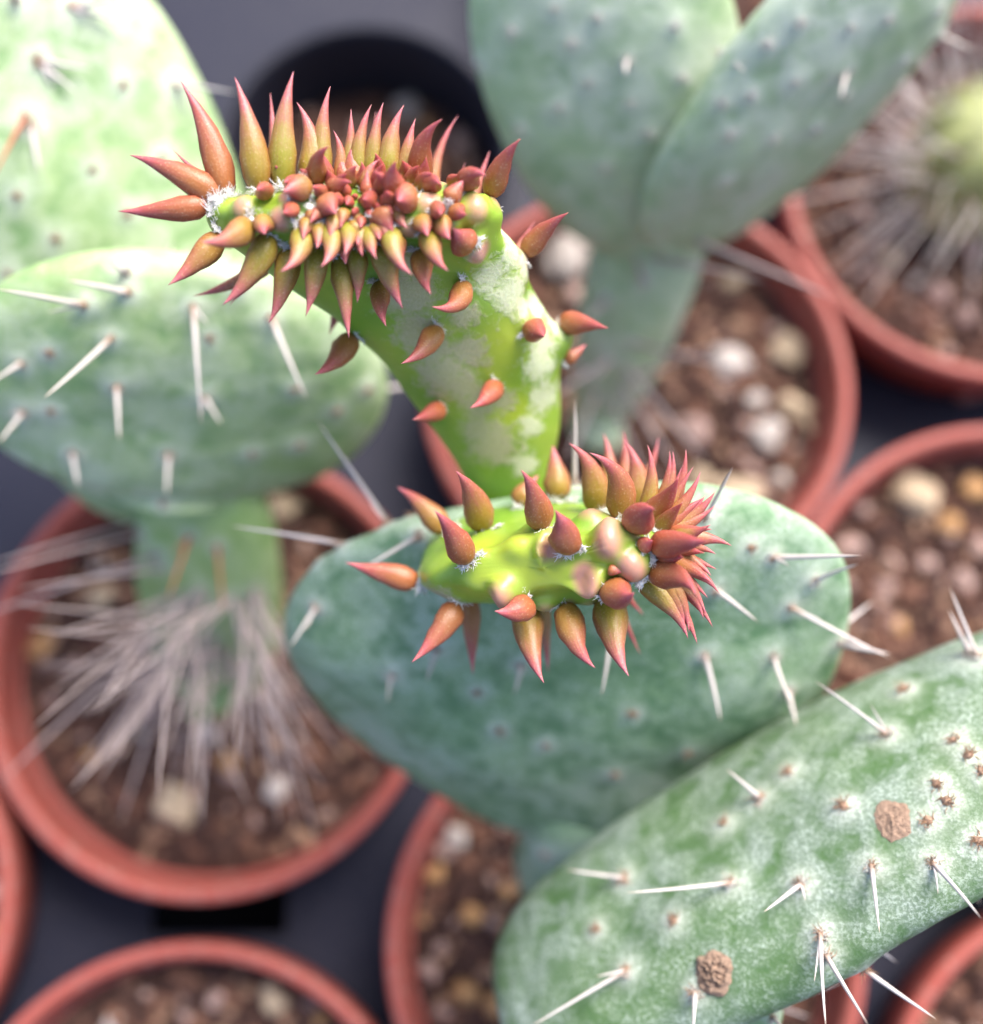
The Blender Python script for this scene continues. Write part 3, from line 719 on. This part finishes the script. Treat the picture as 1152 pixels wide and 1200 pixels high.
nU = (UP * -0.70 - FW * 0.71)
def S(px, py, d, wmm, tmm, U=RT, V=nU): return (P(px, py, d), U * wmm, V * tmm)
upper = loft([S(602, 612, 158, 4.0, 3.2), S(600, 590, 156, 5.6, 4.4), S(594, 545, 153, 6.2, 4.8), S(570, 465, 147.5, 9.4, 5.0), S(533, 388, 141.5, 12.2, 5.2), S(470, 318, 135.5, 15.0, 5.2),
              S(424, 268, 130, 16.6, 5.0), S(415, 246, 127, 16.0, 4.4), S(413, 236, 125.4, 13.8, 3.2), S(412, 231, 124.7, 9.5, 1.7), S(412, 229, 124.5, 2.0, .3)], seed=2.0)
LU = [
 (250,181,216,102,31,'',.05,.75),(299,196,279,97,31,'',.04,.30),(313,190,317,108,20,'b',0,.4),(329,193,348,91,30,'',-.03,.08),(361,211,350,125,27,'',.12,.25),(377,199,389,107,24,'',-.05,.12),
 (374,226,387,173,21,'t',-.14,.6),(397,214,392,156,16,'',.10,.5),(406,197,413,132,17,'',.02,.15),(419,197,437,127,20,'',-.06,.15),(428,192,441,130,15,'b',0,.2),(437,202,451,125,20,'',-.04,.15),
 (456,205,474,128,25,'',-.08,.15),(476,208,488,143,20,'',-.04,.3),(503,213,521,141,27,'t',-.14,.75),(517,203,537,135,19,'b',-.1,.5),(532,211,545,191,13,'b',0,.6),(551,217,574,177,20,'b',0,.5),
 (579,223,610,164,27,'t',-.06,.75),(551,235,572,210,23,'tf',-.15,.85),(617,297,665,250,25,'t',-.05,.8),(607,278,627,260,13,'b',0,.7),(616,383,636,394,24,'tf',0,.9),(661,392,713,389,25,'t',.02,.85),(664,418,686,401,15,'b',0,.8),
 (316,216,322,200,26,'ts',0,.55),(349,236,339,233,27,'ts',0,.6),(383,245,389,250,24,'s',0,.8),(387,230,413,216,16,'f',-.1,.8),(448,230,438,203,20,'f',.1,.75),(430,224,446,189,14,'f',-.1,.6),(469,234,465,190,24,'f',-.12,.85),
 (410,240,408,241,12,'sn',0,1),(417,251,415,250,10,'sn',0,.9),(423,258,423,263,12,'sn',0,.9),(425,238,424,236,9,'sn',0,1),(416,234,415,232,8,'sn',0,1),(434,240,430,238,19,'s',0,.95),(450,252,457,264,23,'s',.1,.8),(432,250,433,252,9,'sn',0,1),
 (487,241,478,240,28,'ts',0,.75),(441,214,432,197,14,'f',0,.6),(400,228,408,205,16,'f',-.1,.7),(412,222,420,195,15,'f',-.1,.5),(456,242,452,225,17,'f',0,.8),(396,254,392,264,14,'s',0,.6),(369,252,364,263,16,'s',0,.6),(440,264,446,281,16,'f',0,.4),(420,268,420,287,16,'f',0,.3),(463,248,470,247,15,'s',0,.8),(497,226,508,206,18,'f',-.1,.7),(522,240,533,226,19,'ts',0,.8),(398,240,395,236,12,'sn',0,1),(440,232,441,226,11,'sn',0,.9),(442,246,444,245,10,'sn',0,1),(404,254,403,258,10,'sn',0,.8),(360,224,352,200,16,'f',.1,.5),(478,214,470,190,20,'f',0,.7),
 (467,264,487,323,25,'t',.10,.12),(506,266,527,317,25,'t',.08,.2),(494,292,505,344,25,'',.06,.5),(434,266,442,303,19,'',.05,.12),(448,284,473,362,28,'',.04,.15),(447,331,453,382,23,'',.05,.5),(418,290,419,355,22,'',-.03,.12),
 (400,300,411,398,25,'',0,.15),(373,286,360,372,27,'',-.03,.15),(408,263,404,299,19,'',-.05,.1),(386,264,376,313,23,'',-.12,.12),(349,263,326,318,25,'t',-.12,.15),(340,292,317,380,28,'',-.05,.25),(317,274,263,359,30,'',-.06,.2),
 (290,294,268,360,18,'b',0,.45),(291,252,233,280,28,'t',-.08,.45),(258,273,197,333,28,'',-.03,.5),(240,209,155,189,31,'',.02,.75),(226,234,143,253,27,'',-.04,.85),(236,196,202,175,17,'b',0,.7),(272,325,225,347,19,'b',-.05,.6),
 (415,391,370,437,27,'',-.06,.65),(396,350,386,395,18,'b',0,.6),(510,383,468,425,25,'',-.06,.6),(539,330,503,358,25,'',-.16,.65),(580,449,549,477,23,'',-.03,.9),(518,476,483,490,21,'',0,.9),(549,280,540,272,28,'ts',0,.8)]
rl = random.Random(11)
for rx, ry, n_, w0, ph in ((26, 9, 8, 12, .2), (50, 16, 11, 15, .0), (82, 22, 13, 18, .3), (112, 27, 12, 19, .1)):
    for k in range(n_):
        a = 6.2832 * (k + ph) / n_ + rl.uniform(-.12, .12); bx, by = 424 + rx * math.cos(a), 243 + ry * math.sin(a) + (2 if math.sin(a) > 0 else -6)
        LU.append((bx, by, bx + math.cos(a) * 12 + rl.uniform(-3, 3), by + math.sin(a) * (20 + rx * .12) + (4 if math.sin(a) > 0 else -5), w0 * rl.uniform(.85, 1.1), 'f' if rx > 30 else 'fn', rl.uniform(-.1, .1), min(1, (.95 if math.sin(a) < .35 else .5) - rx * .001 + rl.uniform(-.1, .1))))
grow(upper, F, bF, LU, 138, [(478,345,40),(492,392,36),(520,440,42),(550,412,28),(577,520,40),(562,470,32),(560,505,28),(478,310,28),(505,410,34),(540,450,30),(590,470,20),(545,370,22)],
     [(300,225,40),(540,240,24),(590,400,40),(560,240,20),(600,480,30),(620,300,30)], 'flat lime shoot with scuffed corky face, painted highlights and crown of red leaves',
     [(303,217,15,1.3,.8),(341,236,14,1.3,1),(330,257,14,1.4,.9),(372,228,13,1,.9),(503,241,16,1.3,.85),(524,268,13,1.2,.8),(481,266,13,1.2,.8),(556,246,16,1.4,.8),(560,291,18,2.2,1),(586,230,18,2.6,.75),(619,303,20,2.8,.6),(654,398,18,2.6,.5),(518,222,14,1.1,.8),(287,244,14,1.2,.8),(612,385,18,1.0,.3),(601,264,20,-1.4,0),(632,348,24,-1.8,0)],
     [(590,268,28),(602,345,30),(617,308,28),(602,300,26),(632,430,28),(638,465,26),(622,500,20),(616,545,20),(648,380,22),(575,325,26),(636,405,24),(612,360,20),(560,300,16),(628,360,22)])  # right-hand corky patches, coloured brighter to carry the highlight

uL = (RT * .97 + UP * .14 - FW * .22).normalized(); vL = (UP * .97 - RT * .13 - FW * .05).normalized()
def S2(px, py, d, w_, t_): return (P(px, py, d), uL * w_, vL * t_)
lower = loft([S2(600, 615, 156, 8, 4), S2(605, 625, 151, 11.5, 5.0), S2(615, 640, 145, 13.2, 5.2), S2(626, 654, 138.5, 14.4, 4.9), S2(634, 660, 133.5, 14.4, 4.2), S2(637, 661, 130.6, 12.9, 3.2), S2(638, 659, 129.2, 9.6, 2.5), S2(638, 659, 128.8, 2, .4)], 110, 160, seed=6.0)
LL = [
 (474,684,407,656,27,'',.02,.8),(549,656,510,597,31,'t',.05,.8),(566,623,535,555,33,'',.05,.45),(512,611,465,572,27,'b',.04,.5),(528,734,481,774,29,'',-.02,.75),(551,726,555,790,21,'b',0,.7),(607,694,574,712,27,'tf',-.05,.85),
 (620,722,638,798,34,'',.05,.4),(640,728,642,787,17,'b',0,.5),(668,705,699,780,32,'t',.07,.5),(709,702,733,792,37,'',.09,.2),(738,735,751,767,13,'b',0,.7),(730,706,755,721,13,'b',0,.8),(702,675,740,691,31,'tf',.12,.75),
 (634,626,610,552,30,'t',.06,.7),(661,639,649,594,31,'tf',.08,.8),(653,593,647,523,29,'b',0,.35),(613,602,634,558,26,'b',0,.5),(695,602,665,521,29,'',.13,.35),(713,614,686,532,32,'t',.15,.6),(740,602,727,517,29,'',.12,.4),(738,570,728,505,20,'b',.05,.6),
 (720,570,706,509,23,'b',.06,.45),(759,592,757,523,20,'',.08,.25),(770,562,770,512,17,'b',.05,.5),(776,582,782,529,18,'',.06,.5),(790,584,797,548,12,'',0,.5),(788,592,811,548,15,'',0,.4),(757,610,795,562,29,'',.05,.75),(735,630,765,600,32,'tf',-.08,.9),
 (780,609,822,585,20,'',.03,.8),(763,641,829,635,31,'',0,.95),(781,627,834,622,18,'',0,.85),(752,663,813,694,31,'t',-.10,.8),(788,659,834,683,22,'',-.05,.7),(803,648,838,667,14,'',0,.6),(752,680,805,746,25,'',-.10,.2),(779,693,815,753,19,'',-.07,.25),(803,697,833,734,17,'',-.05,.6),
 (775,615,800,590,18,'',0,.6),(790,640,825,648,16,'',0,.8),(795,670,828,700,15,'',-.04,.6),(770,600,790,545,15,'',0,.5),(722,655,728,662,12,'sn',0,.8),(770,648,800,652,20,'f',0,.9),(748,645,756,640,16,'s',0,.9)]
for k in range(16):
    a = math.radians(-78 + 150 * k / 15 + rl.uniform(-5, 5)); bx, by = 764 + 22 * math.cos(a) + rl.uniform(-4, 4), 634 + 42 * math.sin(a)
    l = rl.uniform(52, 76); LL.append((bx, by, bx + math.cos(a) * l * .95, by + math.sin(a) * l, rl.uniform(17, 22), '', (-.09 if a > 0 else .09), rl.uniform(.1, .65)))
grow(lower, F, bF, LL, 138, [(520,700,30)], [(640,665,40),(600,640,34),(560,640,34),(570,690,30),(700,650,30)], 'stubby lime shoot with upcurved red leaves crowding one end',
     [(588,692,18,2.4,.9),(647,644,19,2.8,.9),(686,673,20,3.0,.95),(714,638,20,3.0,.95),(692,614,18,2.0,.8),(607,640,18,1.0,.3),(738,659,18,2.4,.95),(638,702,16,1.8,.7),(548,662,16,1.5,.45),(692,706,16,1.6,.6),(626,622,16,1.4,.4),(668,652,12,-.6,0),(530,690,20,-.5,0)])

# ================================================================== plant in pot A
bA = Vector((POTS['A'][0], POTS['A'][1], SOIL_Z))
A = empty('prickly_pear', bA); tag(A, 'pale green prickly pear with a fan of long grey spines round its stem', 'cactus')
stem = pad(P(252, 815, 226), P(240, 540, 181), RT, 12.5, 6.5, 0.05, 0, .4, 50, 60, 0.6, 0, 5, .6)
LS = [(235,690,8,915,36),(230,720,95,905,30),(292,700,422,882,34),(298,690,357,968,38),(272,700,322,905,30),(215,735,148,962,34),(250,745,242,965,32),(185,650,-20,722,30),(165,625,-20,672,28),(190,665,20,690,26),(232,760,180,905,26),(212,700,118,835,26),
      (255,640,262,720,14,'spine_red'),(222,628,196,705,14,'spine_red'),(150,610,-10,655,28),(245,720,205,930,30),(285,730,290,900,28),(305,700,395,850,26),(225,700,60,800,28),(240,700,160,850,30)]
rnd = random.Random(5)
for k in range(44):
    bx, by = rnd.uniform(180, 310), rnd.uniform(695, 785); a = math.radians(52 + 138 * ((k * 0.618) % 1)); l = rnd.uniform(110, 230)
    LS.append((bx, by, bx + math.cos(a) * l, by + math.sin(a) * l, l * .16 + rnd.uniform(4, 12), 'spine_grey'))
LS = [x if len(x) > 5 else x + ('spine_grey',) for x in LS]
dress(stem, A, bA, 'stem_pad', 'stem', LS, [], r=0.37, seed=6, mn='spine_grey', back=False)
left = pad(P(200, 580, 182), P(228, 302, 157), RT * 1.0 + UP * .32, 31.0, 7.5, -0.06, -1.5, .7, 90, 110, .82, 0, 6, .3)
dress(left, A, bA, 'pad', 'pad_left', [
    (100, 357, -8, 338, 15), (150, 342, 75, 328, 10), (130, 395, 52, 472, 16), (226, 358, 236, 500, 18), (318, 372, 356, 468, 15), (137, 452, 140, 518, 9), (28, 482, -5, 522, 8), (25, 425, -10, 446, 8), (240, 465, 262, 502, 7), (85, 530, 92, 572, 6), (197, 532, 195, 582, 7), (148, 320, 128, 308, 5)],
    [(58, 412), (345, 455), (295, 530), (430, 455), (395, 480), (60, 480), (190, 590), (350, 520), (245, 395), (280, 335)], r=0.42, seed=7, asz=1.2, halo=2.0)
ul = pad(P(228, 600, 194), P(-25, -60, 166), RT + UP * .45, 25, 8, 0.1, 1.0, .6, 80, 90, .62, 0, 7, .3)
dress(ul, A, bA, 'pad', 'pad_left', [
    (205, 100, 280, 104, 12), (45, 70, 112, 86, 10), (48, 76, 95, 112, 10), (30, 138, -12, 205, 14, 'spine_red'), (38, 148, 42, 202, 9), (85, 8, 152, 30, 10), (92, 10, 140, -8, 8), (20, 0, 10, -30, 6)],
    [(145, 100), (65, 280), (190, 185), (10, 320), (110, 200), (20, 230), (150, 250)], r=0.42, seed=8, asz=1.3, halo=2.0)

# ================================================================== plant in pot B
bB = Vector((POTS['B'][0], POTS['B'][1], SOIL_Z))
Bp = empty('prickly_pear', bB); tag(Bp, 'blue-green prickly pear with two white-dotted pads in a V on a narrow stem', 'cactus')
stB = pad(P(700, 500, 232), P(782, 215, 190), RT, 9.6, 5.5, 0.25, 0, .4, 50, 60, .55, 0, 8, .6)
SB = [(715, 420, 640, 470, 20), (690, 440, 640, 400, 16), (740, 400, 900, 440, 26), (735, 430, 830, 545, 26), (730, 450, 800, 560, 24), (700, 460, 660, 540, 22), (755, 330, 740, 300, 8), (710, 350, 690, 380, 10), (745, 440, 850, 400, 24), (720, 470, 760, 580, 24), (770, 300, 900, 330, 22), (790, 270, 980, 350, 30)]
dress(stB, Bp, bB, 'stem_pad', 'pad_far', [s + ('spine_grey',) for s in SB], [], r=0.5, seed=9, tufts=AREW, back=False)
lb = pad(P(770, 285, 196), P(660, -120, 158), RT * 1.0 + UP * .2 - FW * .25, 19.5, 6.5, 0.1, 1.0, .6, 80, 90, .62, 0, 9, .3)
dress(lb, Bp, bB, 'pad', 'pad_far', [(735, 70, 728, 85, 4)], [(600, 35), (650, 10), (690, 95), (655, 125), (760, 155), (710, 195), (562, 75), (610, 150), (800, 90), (790, 30), (670, 50), (700, 20), (740, 120), (780, 200)], r=.4, seed=10, tufts=AREW, asz=0.85, halo=1.8)
rb = pad(P(785, 290, 197), P(1112, -115, 160), RT * .86 + UP * .5 + FW * .22, 23.0, 6.5, 0.1, 1.0, .6, 80, 90, .62, 0, 10, .3)
dress(rb, Bp, bB, 'pad', 'pad_far', [(835, 55, 882, 85, 9), (990, 85, 985, 115, 8), (1100, 40, 1140, 60, 8)], [(995, 30), (935, 25), (930, 95), (855, 155), (990, 110), (1060, 70), (905, 160), (850, 210), (900, 50), (955, 150), (1040, 20), (1100, 10), (880, 110), (845, 120)], r=.4, seed=11, tufts=AREW, asz=0.85, halo=1.8)

# ================================================================== hairy cactus in pot G
bG = Vector((POTS['G'][0], POTS['G'][1], SOIL_Z))
Gp = empty('hairy_cactus', bG); tag(Gp, 'yellow-green round cactus with long fine hair-like spines', 'cactus')
def hairy():
    n, rows = 64, 40; vs = []
    lean = Vector((2, 4, 0)); base = bG + Vector((-3.5, 3, -2))
    for j in range(rows):
        v = math.pi * (0.04 + .95 * j / (rows - 1)); z = 26 * (1 - math.cos(v)) / 2; r = 14.0 * math.sin(v) ** .6
        for i in range(n):
            a = 6.2832 * i / n; rr = r * (1 + .09 * math.cos(a * 11))
            vs.append(base + lean * (z / 26) + Vector((rr * math.cos(a), rr * math.sin(a), z)))
    s = Surf(vs, tube_faces(rows, n)); o = link('body', s.mesh('hairy_body', bG, 'ball'), Gp)
    c = base + Vector((1, 2, 11)); rnd = random.Random(3)
    for k in range(150):
        d = Vector((rnd.gauss(0, 1), rnd.gauss(0, 1), rnd.uniform(-.05, 1.3))).normalized()
        loc, nn_, i, _ = s.bvh.ray_cast(c + d * 80, -d)
        if loc is None: continue
        t = loc + (d + Vector((rnd.uniform(-.35, .35), rnd.uniform(-.35, .35), rnd.uniform(-.35, .2)))).normalized() * rnd.uniform(14, 36)
        t.z = max(t.z, SOIL_Z + 2)
        add_spine(o, bG, loc, t, rnd.uniform(.14, .26), 'spine' if k % 3 else 'spine_grey')
        if k % 3 == 0: place('areole', AREW[k % 4], o, bG, loc, frame(d, RT), (.8,) * 3)
hairy()
